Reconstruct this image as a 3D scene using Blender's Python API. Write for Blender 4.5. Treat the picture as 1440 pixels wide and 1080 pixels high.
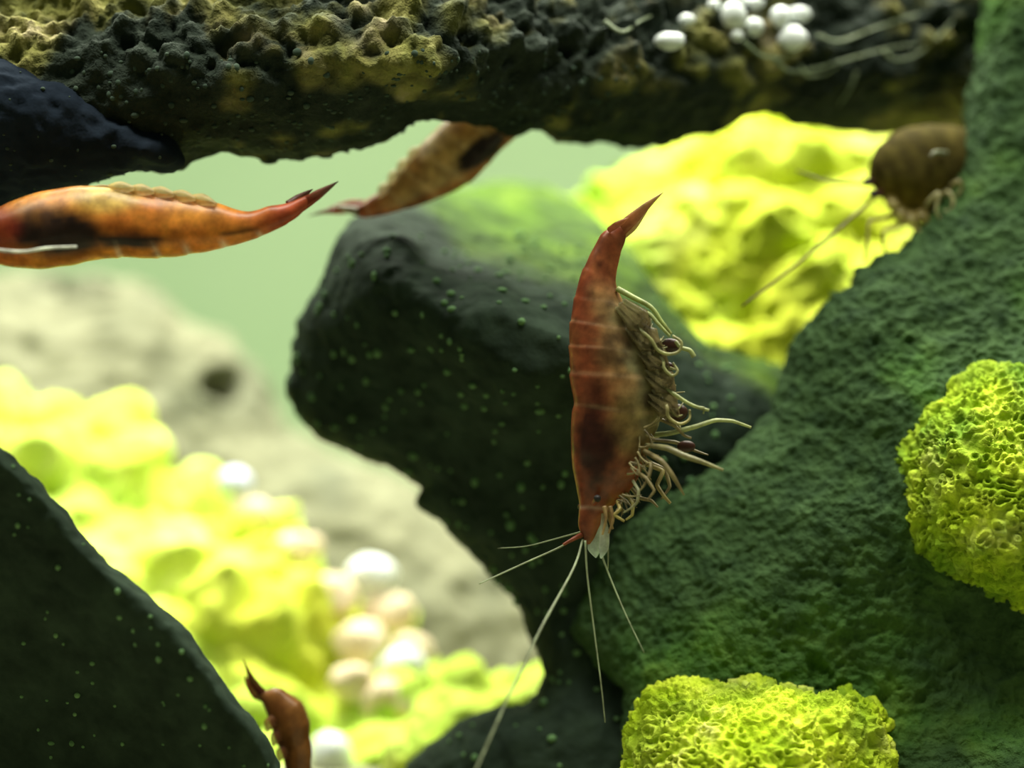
import bpy, bmesh, math, random
import numpy as np
from mathutils import Vector

# ------------------------------------------------------------------ scene, camera, light
for o in list(bpy.data.objects):
    bpy.data.objects.remove(o, do_unlink=True)
scene = bpy.context.scene
C = scene.collection
CM = 0.01                      # everything below is laid out in centimetres
CAMD = 12.0                    # camera stands 12 cm in front of the swimming shrimp (y = 0)
PXCM = 0.005                   # one photo pixel is 0.05 mm at y = 0

cam_d = bpy.data.cameras.new('camera')
cam = bpy.data.objects.new('camera', cam_d)
C.objects.link(cam)
cam.location = (0, -CAMD * CM, 0)
cam.rotation_euler = (math.pi / 2, 0, 0)
cam_d.sensor_width = 36.0
cam_d.lens = 36.0 * (CAMD / PXCM) / 1440.0
cam_d.clip_start = 0.005
cam_d.clip_end = 5
cam_d.dof.use_dof = True
cam_d.dof.focus_distance = 0.1205
cam_d.dof.aperture_fstop = 13.0
scene.camera = cam

world = bpy.data.worlds.new('room')
scene.world = world
world.use_nodes = True
bg = world.node_tree.nodes['Background']
bg.inputs[0].default_value = (0.72, 0.95, 0.66, 1)
bg.inputs[1].default_value = 0.105

def area_lamp(name, loc, sx, sy, power, color, target=None, spread=math.pi):
    d = bpy.data.lights.new(name, 'AREA')
    d.shape = 'RECTANGLE'; d.size = sx * CM; d.size_y = sy * CM
    d.energy = power; d.color = color; d.spread = spread
    o = bpy.data.objects.new(name, d)
    C.objects.link(o)
    o.location = [c * CM for c in loc]
    if target is not None:
        v = (Vector(target) - Vector(loc))
        o.rotation_euler = v.to_track_quat('-Z', 'Y').to_euler()
    return o
# the tank's own lamp, out of the picture above the water: two LED rows at one height, same output per area
LED = 0.0051
area_lamp('tank_lamp_rear_row_offscreen', (1.0, 8.5, 17), 34, 7, LED * 34 * 7, (1.0, 1.0, 0.86), (1.0, 7.0, -2), math.radians(105))
area_lamp('tank_lamp_front_row_offscreen', (1.0, -3.2, 17), 34, 2.2, LED * 34 * 2.2, (1.0, 1.0, 0.86), (1.0, -2.2, -2), math.radians(105))

vs = scene.view_settings
vs.view_transform = 'Standard'
vs.look = 'None'
vs.exposure = 0.0
vs.gamma = 1.0
vs.use_curve_mapping = False

# ------------------------------------------------------------------ noise (numpy)
def _h(ix, iy, iz, seed):
    n = (ix.astype(np.int64) * 374761393 + iy.astype(np.int64) * 668265263 + iz.astype(np.int64) * 2147483647 + seed * 1274126177) & 0xFFFFFFFF
    n = ((n ^ (n >> 13)) * 1274126177) & 0xFFFFFFFF
    n = ((n ^ (n >> 16)) * 2246822519) & 0xFFFFFFFF
    n = n ^ (n >> 15)
    return n.astype(np.float64) / 4294967295.0

def vnoise(p, seed=0):
    i = np.floor(p); f = p - i
    u = f * f * f * (f * (f * 6 - 15) + 10)
    r = 0
    for dx in (0, 1):
        for dy in (0, 1):
            for dz in (0, 1):
                w = (u[:, 0] if dx else 1 - u[:, 0]) * (u[:, 1] if dy else 1 - u[:, 1]) * (u[:, 2] if dz else 1 - u[:, 2])
                r = r + w * _h(i[:, 0] + dx, i[:, 1] + dy, i[:, 2] + dz, seed)
    return r * 2 - 1

def fbm(p, octv=3, seed=0):
    a, s, t = 1.0, 0.0, 0.0
    q = p.copy()
    for k in range(octv):
        s = s + a * vnoise(q, seed + k * 17); t += a
        q = q * 2.03 + 11.7; a *= 0.5
    return s / t

def worley(p, seed=0):
    i = np.floor(p); f = p - i
    d1 = np.full(len(p), 9.0); d2 = np.full(len(p), 9.0)
    for dx in (-1, 0, 1):
        for dy in (-1, 0, 1):
            for dz in (-1, 0, 1):
                cx, cy, cz = i[:, 0] + dx, i[:, 1] + dy, i[:, 2] + dz
                vx = dx + _h(cx, cy, cz, seed) - f[:, 0]
                vy = dy + _h(cx, cy, cz, seed + 5) - f[:, 1]
                vz = dz + _h(cx, cy, cz, seed + 9) - f[:, 2]
                d = np.sqrt(vx * vx + vy * vy + vz * vz)
                m = d < d1
                d2 = np.where(m, d1, np.minimum(d2, d)); d1 = np.where(m, d, d1)
    return d1, d2

def sstep(a, b, x):
    t = np.clip((x - a) / (b - a), 0, 1)
    return t * t * (3 - 2 * t)

# ------------------------------------------------------------------ pixel -> place, mesh helpers
def at(px, py, y):
    k = PXCM * (CAMD + y) / CAMD
    return np.array([(px - 720.0) * k, y, (540.0 - py) * k])

def px_of(P):
    k = PXCM * (CAMD + P[:, 1]) / CAMD
    return 720 + P[:, 0] / k, 540 - P[:, 2] / k

def tps(ctrl):
    c = np.array(ctrl, float); xy = c[:, :2] / 300.0; v = c[:, 2]; n = len(c)
    def U(r2): return np.where(r2 > 1e-12, r2 * np.log(np.maximum(r2, 1e-12)), 0)
    d2 = ((xy[:, None] - xy[None]) ** 2).sum(-1)
    A = np.zeros((n + 3, n + 3)); A[:n, :n] = U(d2) + np.eye(n) * 1e-3
    A[:n, n] = 1; A[:n, n + 1:] = xy; A[n, :n] = 1; A[n + 1:, :n] = xy.T
    w = np.linalg.solve(A, np.concatenate([v, [0, 0, 0]]))
    lo, hi = v.min() - 0.3, v.max() + 0.3
    def f(px, py):
        q = np.stack([np.asarray(px, float).ravel() / 300.0, np.asarray(py, float).ravel() / 300.0], 1)
        r = np.concatenate([U(((a[:, None] - xy[None]) ** 2).sum(-1)) @ w[:n] for a in np.array_split(q, max(1, len(q) // 20000))])
        r = r + w[n] + q @ w[n + 1:]
        return np.clip(r, lo, hi).reshape(np.shape(px))
    return f

def poly_dist(poly, X, Y):
    P = np.array(poly, float); n = len(P)
    d = np.full(X.shape, 1e9); inside = np.zeros(X.shape, bool)
    for k in range(n):
        a, b = P[k], P[(k + 1) % n]
        e = b - a; L = e @ e
        t = np.clip(((X - a[0]) * e[0] + (Y - a[1]) * e[1]) / L, 0, 1)
        d = np.minimum(d, np.hypot(X - a[0] - t * e[0], Y - a[1] - t * e[1]))
        if a[1] != b[1]:
            c = ((a[1] > Y) != (b[1] > Y)) & (X < (b[0] - a[0]) * (Y - a[1]) / (b[1] - a[1]) + a[0])
            inside ^= c
    return d, inside

def link_mesh(name, verts, faces, mat, parent=None, loc=None, attrs=None, smooth=True):
    """verts in cm (world); stored relative to loc (cm)"""
    V = np.asarray(verts, float)
    if loc is None:
        loc = (0, 0, 0)
    V = (V - np.array(loc)) * CM
    me = bpy.data.meshes.new(name)
    me.from_pydata(V.tolist(), [], faces if isinstance(faces, list) else faces.tolist())
    if smooth:
        me.polygons.foreach_set('use_smooth', np.ones(len(me.polygons), bool))
    for an, av in (attrs or {}).items():
        av = np.asarray(av, float)
        if av.ndim == 1:
            at_ = me.attributes.new(an, 'FLOAT', 'POINT'); at_.data.foreach_set('value', av.astype(np.float32))
        else:
            at_ = me.attributes.new(an, 'FLOAT_COLOR', 'POINT')
            at_.data.foreach_set('color', np.concatenate([av, np.ones((len(av), 1))], 1).astype(np.float32).ravel())
    me.update()
    me.materials.append(mat)
    o = bpy.data.objects.new(name, me)
    C.objects.link(o)
    if parent is not None:
        o.parent = parent
    else:
        o.location = [c * CM for c in loc]
    return o

def tag(o, label=None, cat=None, group=None, kind=None):
    if label: o['label'] = label
    if cat: o['category'] = cat
    if group: o['group'] = group
    if kind: o['kind'] = kind
    return o

# ------------------------------------------------------------------ materials
def nodes_of(name):
    m = bpy.data.materials.new(name); m.use_nodes = True
    nt = m.node_tree; b = nt.nodes['Principled BSDF']
    return m, nt, b

def ramp(nt, stops):
    r = nt.nodes.new('ShaderNodeValToRGB'); e = r.color_ramp.elements
    e[0].position, e[0].color = stops[0][0], (*stops[0][1], 1)
    e[1].position, e[1].color = stops[-1][0], (*stops[-1][1], 1)
    for p, c in stops[1:-1]:
        k = e.new(p); k.color = (*c, 1)
    return r

def noise_node(nt, scale, detail=4, rough=0.6):
    tc = nt.nodes.new('ShaderNodeTexCoord'); n = nt.nodes.new('ShaderNodeTexNoise')
    n.inputs['Scale'].default_value = scale; n.inputs['Detail'].default_value = detail; n.inputs['Roughness'].default_value = rough
    nt.links.new(tc.outputs['Object'], n.inputs['Vector'])
    return n

def rock_mat(name, stone, algae, rough=0.85, bump=0.5, nscale=350, spec=0.25):
    m, nt, b = nodes_of(name)
    n1 = noise_node(nt, nscale); n2 = noise_node(nt, nscale * 0.55, 5)
    r1 = ramp(nt, [(0.3, stone[0]), (0.7, stone[1])]); nt.links.new(n1.outputs['Fac'], r1.inputs[0])
    st = [(0.28 + 0.44 * k / (len(algae) - 1), c) for k, c in enumerate(algae)]
    r2 = ramp(nt, st); nt.links.new(n2.outputs['Fac'], r2.inputs[0])
    a = nt.nodes.new('ShaderNodeAttribute'); a.attribute_name = 'algae'
    mx = nt.nodes.new('ShaderNodeMix'); mx.data_type = 'RGBA'
    nt.links.new(a.outputs['Fac'], mx.inputs[0]); nt.links.new(r1.outputs[0], mx.inputs[6]); nt.links.new(r2.outputs[0], mx.inputs[7])
    nt.links.new(mx.outputs[2], b.inputs['Base Color'])
    b.inputs['Roughness'].default_value = rough
    b.inputs['Specular IOR Level'].default_value = spec
    nb = noise_node(nt, nscale * 4, 3); bp = nt.nodes.new('ShaderNodeBump')
    bp.inputs['Strength'].default_value = bump; bp.inputs['Distance'].default_value = 0.0004
    nt.links.new(nb.outputs['Fac'], bp.inputs['Height']); nt.links.new(bp.outputs[0], b.inputs['Normal'])
    return m

def plain_mat(name, c0, c1, scale=300, rough=0.6, spec=0.3):
    m, nt, b = nodes_of(name)
    n = noise_node(nt, scale); r = ramp(nt, [(0.3, c0), (0.7, c1)])
    nt.links.new(n.outputs['Fac'], r.inputs[0]); nt.links.new(r.outputs[0], b.inputs['Base Color'])
    b.inputs['Roughness'].default_value = rough; b.inputs['Specular IOR Level'].default_value = spec
    return m

def shell_mat(name, transl=0.4, clear=0.0, rough=0.35):
    m, nt, b = nodes_of(name)
    a = nt.nodes.new('ShaderNodeAttribute'); a.attribute_name = 'col'
    n = noise_node(nt, 900, 4); mul = nt.nodes.new('ShaderNodeMix'); mul.data_type = 'RGBA'; mul.blend_type = 'MULTIPLY'
    r = ramp(nt, [(0.3, (0.55, 0.5, 0.5)), (0.65, (1.15, 1.15, 1.15))])
    nt.links.new(n.outputs['Fac'], r.inputs[0]); mul.inputs[0].default_value = 1
    nt.links.new(a.outputs['Color'], mul.inputs[6]); nt.links.new(r.outputs[0], mul.inputs[7])
    nt.links.new(mul.outputs[2], b.inputs['Base Color'])
    b.inputs['Roughness'].default_value = rough
    b.inputs['Specular IOR Level'].default_value = 0.4
    t = nt.nodes.new('ShaderNodeBsdfTranslucent'); nt.links.new(mul.outputs[2], t.inputs['Color'])
    ms = nt.nodes.new('ShaderNodeMixShader'); ms.inputs[0].default_value = transl
    nt.links.new(b.outputs[0], ms.inputs[1]); nt.links.new(t.outputs[0], ms.inputs[2])
    out = nt.nodes['Material Output']
    last = ms
    if clear > 0:
        tr = nt.nodes.new('ShaderNodeBsdfTransparent'); m2 = nt.nodes.new('ShaderNodeMixShader'); m2.inputs[0].default_value = clear
        nt.links.new(ms.outputs[0], m2.inputs[1]); nt.links.new(tr.outputs[0], m2.inputs[2]); last = m2
    nt.links.new(last.outputs[0], out.inputs[0])
    return m

M = {}
ALG = [(0.05, 0.13, 0.01), (0.30, 0.47, 0.015), (0.60, 0.72, 0.03), (0.72, 0.66, 0.02)]
M['dark'] = rock_mat('dark_porous_stone', [(0.010, 0.018, 0.011), (0.028, 0.046, 0.028)], [(0.015, 0.035, 0.004), (0.065, 0.13, 0.008), (0.16, 0.26, 0.015)], bump=.25, spec=.12)
M['glass_haze'] = rock_mat('glass_haze_blue', [(0.008, 0.012, 0.019), (0.020, 0.028, 0.040)], ALG, nscale=150, rough=1.0, spec=.04)  # colour imitates the blue reflection haze on the front glass
M['ledge'] = rock_mat('ledge_stone', [(0.010, 0.016, 0.011), (0.030, 0.040, 0.028)], [(0.05, 0.055, 0.015), (0.17, 0.17, 0.04), (0.24, 0.22, 0.07), (0.34, 0.28, 0.17)], nscale=420, spec=.1, bump=1.0)
M['slope'] = rock_mat('mossy_slope_stone', [(0.013, 0.032, 0.010), (0.045, 0.088, 0.028)], [(0.02, 0.07, 0.008), (0.10, 0.26, 0.02), (0.26, 0.46, 0.05)], nscale=520, spec=.12, bump=1.0)
M['crust'] = rock_mat('lime_mound_crust', [(0.05, 0.12, 0.008), (0.14, 0.26, 0.012)], [(0.18, 0.29, 0.006), (0.40, 0.54, 0.012), (0.62, 0.73, 0.05), (0.74, 0.76, 0.20)], nscale=420, spec=.15, bump=.8)
M['speck_dim'] = plain_mat('dull_grey_specks', (0.03, 0.05, 0.035), (0.07, 0.10, 0.07), 500, 0.8, .1)
M['yellow'] = rock_mat('yellow_algae_crust', [(0.38, 0.56, 0.035), (0.55, 0.72, 0.12)], [(0.46, 0.45, 0.015), (0.58, 0.70, 0.09), (0.78, 0.83, 0.38)], nscale=100, bump=0.2)
M['lime'] = rock_mat('lime_algae_crust', [(0.32, 0.52, 0.03), (0.50, 0.68, 0.06)], [(0.42, 0.46, 0.008), (0.68, 0.74, 0.05), (0.84, 0.88, 0.36)], nscale=110, bump=0.2)
M['pale'] = rock_mat('pale_grey_stone', [(0.105, 0.11, 0.062), (0.205, 0.205, 0.125)], [(0.05, 0.06, 0.04), (0.09, 0.10, 0.06)], nscale=90, bump=0.2)
M['speck'] = plain_mat('pale_green_specks', (0.07, 0.15, 0.06), (0.15, 0.27, 0.105), 500, 0.8, .1)
M['white'] = plain_mat('white_pebble', (0.62, 0.68, 0.66), (0.85, 0.88, 0.84), 200, 0.25, 0.5)
M['blue'] = plain_mat('bluish_pebble', (0.42, 0.46, 0.62), (0.62, 0.66, 0.80), 200, 0.3, 0.5)
M['pink'] = plain_mat('pink_pebble', (0.60, 0.46, 0.28), (0.78, 0.68, 0.46), 120, 0.6)
M['strand'] = plain_mat('pale_algae_strand', (0.12, 0.16, 0.08), (0.26, 0.31, 0.18), 200, 0.6)
M['shell'] = shell_mat('shrimp_shell', 0.35)
M['shell_thin'] = shell_mat('shrimp_thin_shell', 0.5, 0.12)
M['membrane'] = shell_mat('shrimp_membrane', 0.5, 0.35)
M['eye'] = plain_mat('shrimp_eye', (0.004, 0.003, 0.003), (0.012, 0.008, 0.006), 300, 0.5, 0.3)
M['shell_matte'] = shell_mat('shrimp_matte_shell', .3, 0, .85)
M['shell_matte'].node_tree.nodes['Principled BSDF'].inputs['Specular IOR Level'].default_value = .08

# ------------------------------------------------------------------ setting
def box(name, lo, hi, mat):
    (x0, y0, z0), (x1, y1, z1) = lo, hi
    v = [(x, y, z) for x in (x0, x1) for y in (y0, y1) for z in (z0, z1)]
    f = [(0, 1, 3, 2), (4, 6, 7, 5), (0, 4, 5, 1), (2, 3, 7, 6), (0, 2, 6, 4), (1, 5, 7, 3)]
    o = link_mesh(name, v, f, mat, smooth=False, loc=((x0 + x1) / 2, (y0 + y1) / 2, z0))
    o['kind'] = 'structure'
    return o
FLOOR = -3.45
M['back'] = plain_mat('pale_green_back_pane', (0.25, 0.36, 0.20), (0.29, 0.40, 0.23), 12, 0.7, 0.1)
M['sand'] = plain_mat('sand', (0.16, 0.17, 0.10), (0.34, 0.33, 0.2), 700, 0.9, 0.1)
box('wall_back', (-16, 14.5, FLOOR), (16, 15.1, 16), M['back'])
box('floor', (-16, -5.5, FLOOR - 0.5), (16, 15.1, FLOOR), M['sand'])

# ------------------------------------------------------------------ rocks
FRONT = {}
RNG = random.Random(7)

def build_rock(name, key, outline, ctrl, mat, disp, algae=None, thick=1.6, rnd=0.5, rpx=70, g=5, voxel=0.03, loc=None, seed=1):
    P = np.array(outline, float)
    x0, y0 = P.min(0) - g; x1, y1 = P.max(0) + g
    xs = np.arange(x0, x1 + g, g); ys = np.arange(y0, y1 + g, g)
    X, Y = np.meshgrid(xs, ys)
    d, ins = poly_dist(outline, X, Y)
    f = tps(ctrl); FRONT[key] = f
    fy = f(X, Y)
    t = np.clip(d / rpx, 0, 1)
    h = np.sqrt(np.clip(1 - (1 - t) ** 2, 0, 1))
    yf = fy + rnd * (1 - h)
    yb = yf + 0.16 + thick * np.clip(d / 230, 0, 1) ** .85
    kk = PXCM * (CAMD + yf) / CAMD
    wx = (X - 720) * kk; wz = (540 - Y) * kk
    ny, nx = X.shape
    q = ins[:-1, :-1] & ins[1:, :-1] & ins[:-1, 1:] & ins[1:, 1:]
    N = nx * ny
    V = np.concatenate([np.stack([wx, yf, wz], -1).reshape(-1, 3), np.stack([wx, yb, wz], -1).reshape(-1, 3)])
    F = []
    jj, ii = np.nonzero(q)
    idx = lambda j, i: j * nx + i
    for j, i in zip(jj.tolist(), ii.tolist()):
        a, b_, c, e = idx(j, i), idx(j, i + 1), idx(j + 1, i + 1), idx(j + 1, i)
        F.append((a, e, c, b_)); F.append((a + N, b_ + N, c + N, e + N))
        if j == 0 or not q[j - 1, i]: F.append((a, b_, b_ + N, a + N))
        if j == ny - 2 or not q[j + 1, i]: F.append((e, e + N, c + N, c))
        if i == 0 or not q[j, i - 1]: F.append((a, a + N, e + N, e))
        if i == nx - 2 or not q[j, i + 1]: F.append((b_, c, c + N, b_ + N))
    used = np.unique(np.array(F).ravel()); rm = np.full(2 * N, -1); rm[used] = np.arange(len(used))
    F = rm[np.array(F)].tolist()
    me = bpy.data.meshes.new('tmp'); me.from_pydata(V[used].tolist(), [], F); me.update()
    ob = bpy.data.objects.new('tmp', me); C.objects.link(ob)
    md = ob.modifiers.new('r', 'REMESH'); md.mode = 'VOXEL'; md.voxel_size = voxel
    sm = ob.modifiers.new('s', 'SMOOTH'); sm.factor = 0.5; sm.iterations = 5
    dg = bpy.context.evaluated_depsgraph_get(); ev = ob.evaluated_get(dg)
    m2 = bpy.data.meshes.new_from_object(ev)
    n = len(m2.vertices)
    co = np.empty(n * 3); m2.vertices.foreach_get('co', co); co = co.reshape(-1, 3)
    no = np.empty(n * 3); m2.vertex_normals.foreach_get('vector', no); no = no.reshape(-1, 3)
    bpy.data.objects.remove(ob, do_unlink=True); bpy.data.meshes.remove(me)
    co2 = co + no * disp(co, no)[:, None]
    lo = co2.min(0); hi = co2.max(0)
    base = ((lo[0] + hi[0]) / 2, (lo[1] + hi[1]) / 2, lo[2])
    m2.vertices.foreach_set('co', ((co2 - np.array(base)) * CM).ravel())
    m2.polygons.foreach_set('use_smooth', np.ones(len(m2.polygons), bool))
    al = algae(co2, no) if algae is not None else np.zeros(n)
    a = m2.attributes.new('algae', 'FLOAT', 'POINT'); a.data.foreach_set('value', np.clip(al, 0, 1).astype(np.float32))
    m2.update(); m2.name = name
    m2.materials.clear(); m2.materials.append(mat)
    o = bpy.data.objects.new(name, m2); C.objects.link(o)
    o.location = [c * CM for c in base]
    o['_n'] = n
    return o, co2, no, base

ICO = None
def ico(sub=1):
    bm = bmesh.new(); bmesh.ops.create_icosphere(bm, subdivisions=sub, radius=1)
    v = np.array([x.co[:] for x in bm.verts]); f = [[q.index for q in p.verts] for p in bm.faces]; bm.free()
    return v, f

def specks(parent, co, no, base, count, region, rlo, rhi, seed, mat, name='pale_specks'):
    """tiny pale grains sitting on the stone, far too many to count"""
    r = np.random.RandomState(seed)
    px, py = px_of(co)
    ok = np.nonzero((no[:, 1] < -0.25) & region(px, py))[0]
    if len(ok) == 0: return
    pick = r.choice(ok, min(count, len(ok)), replace=False)
    v0, f0 = ico(2); f0 = np.array(f0)
    VV, FF = [], []
    for k, i in enumerate(pick):
        s = rlo + (rhi - rlo) * r.rand() ** 2
        VV.append(co[i] + no[i] * s * 0.12 + v0 * s * (0.8 + 0.4 * r.rand(3)) * (1 - .45 * np.abs(no[i]))); FF.append(f0 + k * len(v0))
    o = link_mesh(name, np.concatenate(VV), np.concatenate(FF), mat, parent=parent, loc=base)
    o['kind'] = 'stuff'
    return o

def disp_porous(a1=0.07, a2=0.035, pit=0.03, s1=1.6, s2=6.0, sp=7.0, seed=3):
    def f(co, no):
        d1, d2 = worley(co * sp + fbm(co * 3, 2, seed)[:, None] * 0.6, seed)
        return a1 * fbm(co * s1, 3, seed) + a2 * fbm(co * s2, 3, seed + 40) - pit * (1 - sstep(0.15, 0.5, d1))
    return f

def disp_knobs(a=0.22, s=1.6, a2=0.05, seed=5, pit=0.0):
    def f(co, no):
        d1, d2 = worley(co * s + 0.35 * fbm(co * 1.5, 2, seed)[:, None], seed)
        e1, e2 = worley(co * s * 2.6, seed + 3)
        hole = pit * (1 - sstep(0.1, 0.45, e1)) if pit else 0
        return a * (0.5 - d1) + a * 0.3 * (0.5 - e1) + a2 * fbm(co * 5, 3, seed) - hole
    return f

def blob(px, py, spots):
    """0..1 cover of algae patches at given photo places (px, py, rx, ry, strength)"""
    r = np.zeros(len(px))
    for (cx, cy, rx, ry, s) in spots:
        r = np.maximum(r, s * (1 - sstep(0.45, 1.15, np.hypot((px - cx) / rx, (py - cy) / ry))))
    return r

# --- the ledge that hangs across the top
led_out = [(-430, -130), (-430, 285), (0, 255), (100, 245), (195, 238), (222, 243), (248, 239), (274, 223), (290, 216), (317, 212), (338, 222),
           (364, 225), (380, 229), (396, 222), (430, 220), (464, 217), (507, 209), (535, 200), (559, 190), (586, 172), (610, 166), (650, 168), (690, 182),
           (720, 196), (750, 181), (765, 192), (785, 202), (830, 205), (870, 205), (900, 207), (945, 200), (1000, 188), (1040, 168), (1075, 155),
           (1110, 173), (1140, 182), (1180, 187), (1235, 190), (1290, 190), (1350, 200), (1470, 210), (1600, 200), (1600, -130)]
led_ctl = [(-100, 240, .5), (300, 200, .4), (600, 160, .6), (900, 190, 1.8), (1250, 180, 3.2), (1550, 180, 3.4),
           (-100, 120, .2), (300, 110, .0), (600, 100, .1), (900, 120, 1.3), (1250, 110, 2.7), (1550, 100, 3.0),
           (-100, 40, .3), (300, 45, .1), (600, 30, .2), (900, 40, 1.4), (1100, 40, 2.1), (1400, 30, 2.9),
           (-100, -80, 1.2), (300, -80, 1.0), (600, -80, 1.1), (900, -80, 2.3), (1250, -80, 3.4), (1550, -80, 3.6)]
def led_disp(co, no):
    px, py = px_of(co)
    up = 1 - sstep(60, 150, py)
    d1, d2 = worley(co * 3.6 + 0.5 * fbm(co * 3, 2, 8)[:, None], 12)
    e1, e2 = worley(co * 6.5, 22)
    base = 0.05 * fbm(co * 1.7, 3, 2) + 0.045 * fbm(co * 6.5, 3, 31) - 0.02 * (1 - sstep(.15, .5, e1))
    return base + up * (0.26 * (0.55 - d1) + 0.14 * (0.5 - e1) + 0.13 * fbm(co * 9, 4, 91))
def led_alg(co, no):
    n = fbm(co * 1.1, 3, 77)
    d1, d2 = worley(co * 3.6 + 0.5 * fbm(co * 3, 2, 8)[:, None], 12)
    return .9 * sstep(-0.12, 0.38, n + 0.7 * (0.45 - d1))
led, lco, lno, lbase = build_rock('overhanging_rock', 'ledge', led_out, led_ctl, M['ledge'], led_disp, led_alg, thick=1.5, rnd=.35, rpx=60, voxel=.026)
tag(led, 'long dark overhanging rock with olive algae knobs across the top', 'rock')
specks(led, lco, lno, lbase, 260, lambda px, py: (py > 70) & (px < 900) & (px > 100), .014, .030, 1, M['speck_dim'])

nav_out = [(-400, 60), (0, 88), (40, 92), (70, 105), (110, 118), (150, 138), (200, 165), (245, 200), (262, 232), (230, 243), (195, 240), (150, 251), (120, 262), (60, 272), (0, 282), (-400, 300)]  # added stone shape, stands in for a bluish reflection on the glass
nav, nco, nno, nbase = build_rock('glass_haze_stone', 'glass_haze', nav_out, [(-100, 100, .0), (0, 180, -.05), (200, 200, .15), (0, 270, .2), (150, 240, .22), (200, 170, .2), (-100, 280, .2)], M['glass_haze'],
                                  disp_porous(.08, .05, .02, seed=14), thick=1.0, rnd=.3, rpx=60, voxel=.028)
tag(nav, 'blue-black reflection haze of the glass, built as a stone under the left end of the overhang', 'rock')
specks(nav, nco, nno, nbase, 70, lambda px, py: py > 100, .010, .024, 2, M['speck_dim'])

# --- the dark boulder in the middle
cen_out = [(478, 335), (500, 305), (560, 280), (620, 262), (700, 252), (770, 262), (830, 292), (890, 350), (950, 430), (1000, 482), (1070, 505), (1130, 520), (1130, 700), (1020, 900), (980, 1260),
           (520, 1260), (570, 1080), (640, 1012), (700, 992), (745, 985), (760, 950), (745, 905), (735, 870), (715, 835), (690, 812), (660, 775), (635, 755), (625, 738), (605, 720), (583, 712),
           (598, 684), (575, 668), (548, 656), (520, 650), (480, 635), (440, 615), (410, 580), (397, 545), (408, 500), (416, 450), (445, 395)]
cen_ctl = [(440, 520, 1.7), (500, 400, 1.25), (600, 500, 1.0), (620, 640, 1.5), (750, 600, 1.0), (850, 450, 1.1), (700, 400, 1.0), (560, 340, 1.3), (800, 750, 1.2), (720, 850, 1.5), (680, 1080, 1.2),
           (850, 1080, .9), (950, 560, 1.5), (1050, 560, 1.8), (650, 325, 2.5), (560, 295, 2.2), (700, 262, 4.2), (800, 330, 3.4), (850, 360, 2.9), (920, 430, 2.3), (1000, 500, 2.1), (1000, 800, 1.9), (850, 1250, .9), (600, 1250, 1.3)]
def cen_alg(co, no):
    px, py = px_of(co)
    n = fbm(co * 2.5, 3, 70)
    edge = np.interp(px, [480, 560, 660, 740, 800, 900, 1000, 1100], [225, 235, 345, 372, 392, 425, 492, 560])
    top = 1 - sstep(-30, 40, py - edge + 28 * n)
    return top * (0.75 + .5 * n)
cen, cco, cno, cbase = build_rock('boulder', 'centre', cen_out, cen_ctl, M['dark'], disp_porous(.06, .022, .012, seed=3), cen_alg, thick=1.8, rnd=.4, rpx=60, voxel=.028)
tag(cen, 'large near-black boulder with a mossy green top behind the upright shrimp', 'rock')
specks(cen, cco, cno, cbase, 420, lambda px, py: py > 330, .020, .046, 3, M['speck'])

# --- the mossy slope on the right
slo_out = [(1290, 325), (1262, 350), (1240, 356), (1228, 370), (1205, 372), (1196, 402), (1175, 410), (1150, 438), (1130, 462), (1112, 485), (1105, 520), (1092, 545), (1085, 580), (1062, 602), (1040, 625),
           (1000, 665), (960, 690), (900, 720), (862, 750), (838, 790), (815, 850), (800, 890), (835, 930), (880, 975), (872, 1030), (866, 1250), (1640, 1250), (1640, -120), (1400, -120), (1378, 60), (1362, 150), (1352, 240)]
slo_ctl = [(1250, 400, 1.2), (1100, 590, 1.1), (1400, 220, 1.7), (1420, 0, 2.0), (1600, 0, 1.6), (1600, 300, 1.2), (1200, 560, .9), (1150, 720, .65), (900, 770, .95), (960, 860, .7), (850, 900, .95), (1200, 880, .5),
           (1080, 945, .5), (1080, 990, .45), (1080, 1040, .35), (1080, 1200, .3), (910, 1060, .5), (1000, 1000, .45), (1200, 1000, .45), (1270, 1060, .35), (890, 960, .7),
           (1440, 530, .7), (1340, 590, .55), (1390, 680, .4), (1275, 680, .5), (1240, 640, .7), (1390, 800, .35), (1300, 780, .45), (1370, 880, .5), (1300, 950, .45), (1420, 1060, .0), (1420, 960, .45), (1600, 700, -.1), (1600, 1000, .0), (1330, 480, .95)]
def slo_alg(co, no):
    return .34 * sstep(-.15, .45, fbm(co * .9, 3, 55)) * np.clip(.8 + .7 * fbm(co * 4, 2, 56), 0, 1)
def slo_disp(co, no):
    w = co + 0.05 * np.stack([vnoise(co * 7, 1), vnoise(co * 7, 2), vnoise(co * 7, 3)], 1)
    d1, d2 = worley(w * 8.0, 41)
    e1, e2 = worley(w * 14.0, 43)
    k = .42
    return 0.05 * fbm(co * 1.8, 3, 6) + 0.03 * fbm(co * 7, 3, 7) + k * (0.04 * (d1 - 0.45) + 0.10 * (e1 - .45))
slo, sco, sno, sbase = build_rock('mossy_rock', 'slope', slo_out, slo_ctl, M['slope'], slo_disp, slo_alg, thick=1.6, rnd=.35, rpx=60, voxel=.0145)
tag(slo, 'rough porous green rock face rising on the right with bright lime mounds', 'rock')

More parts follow.
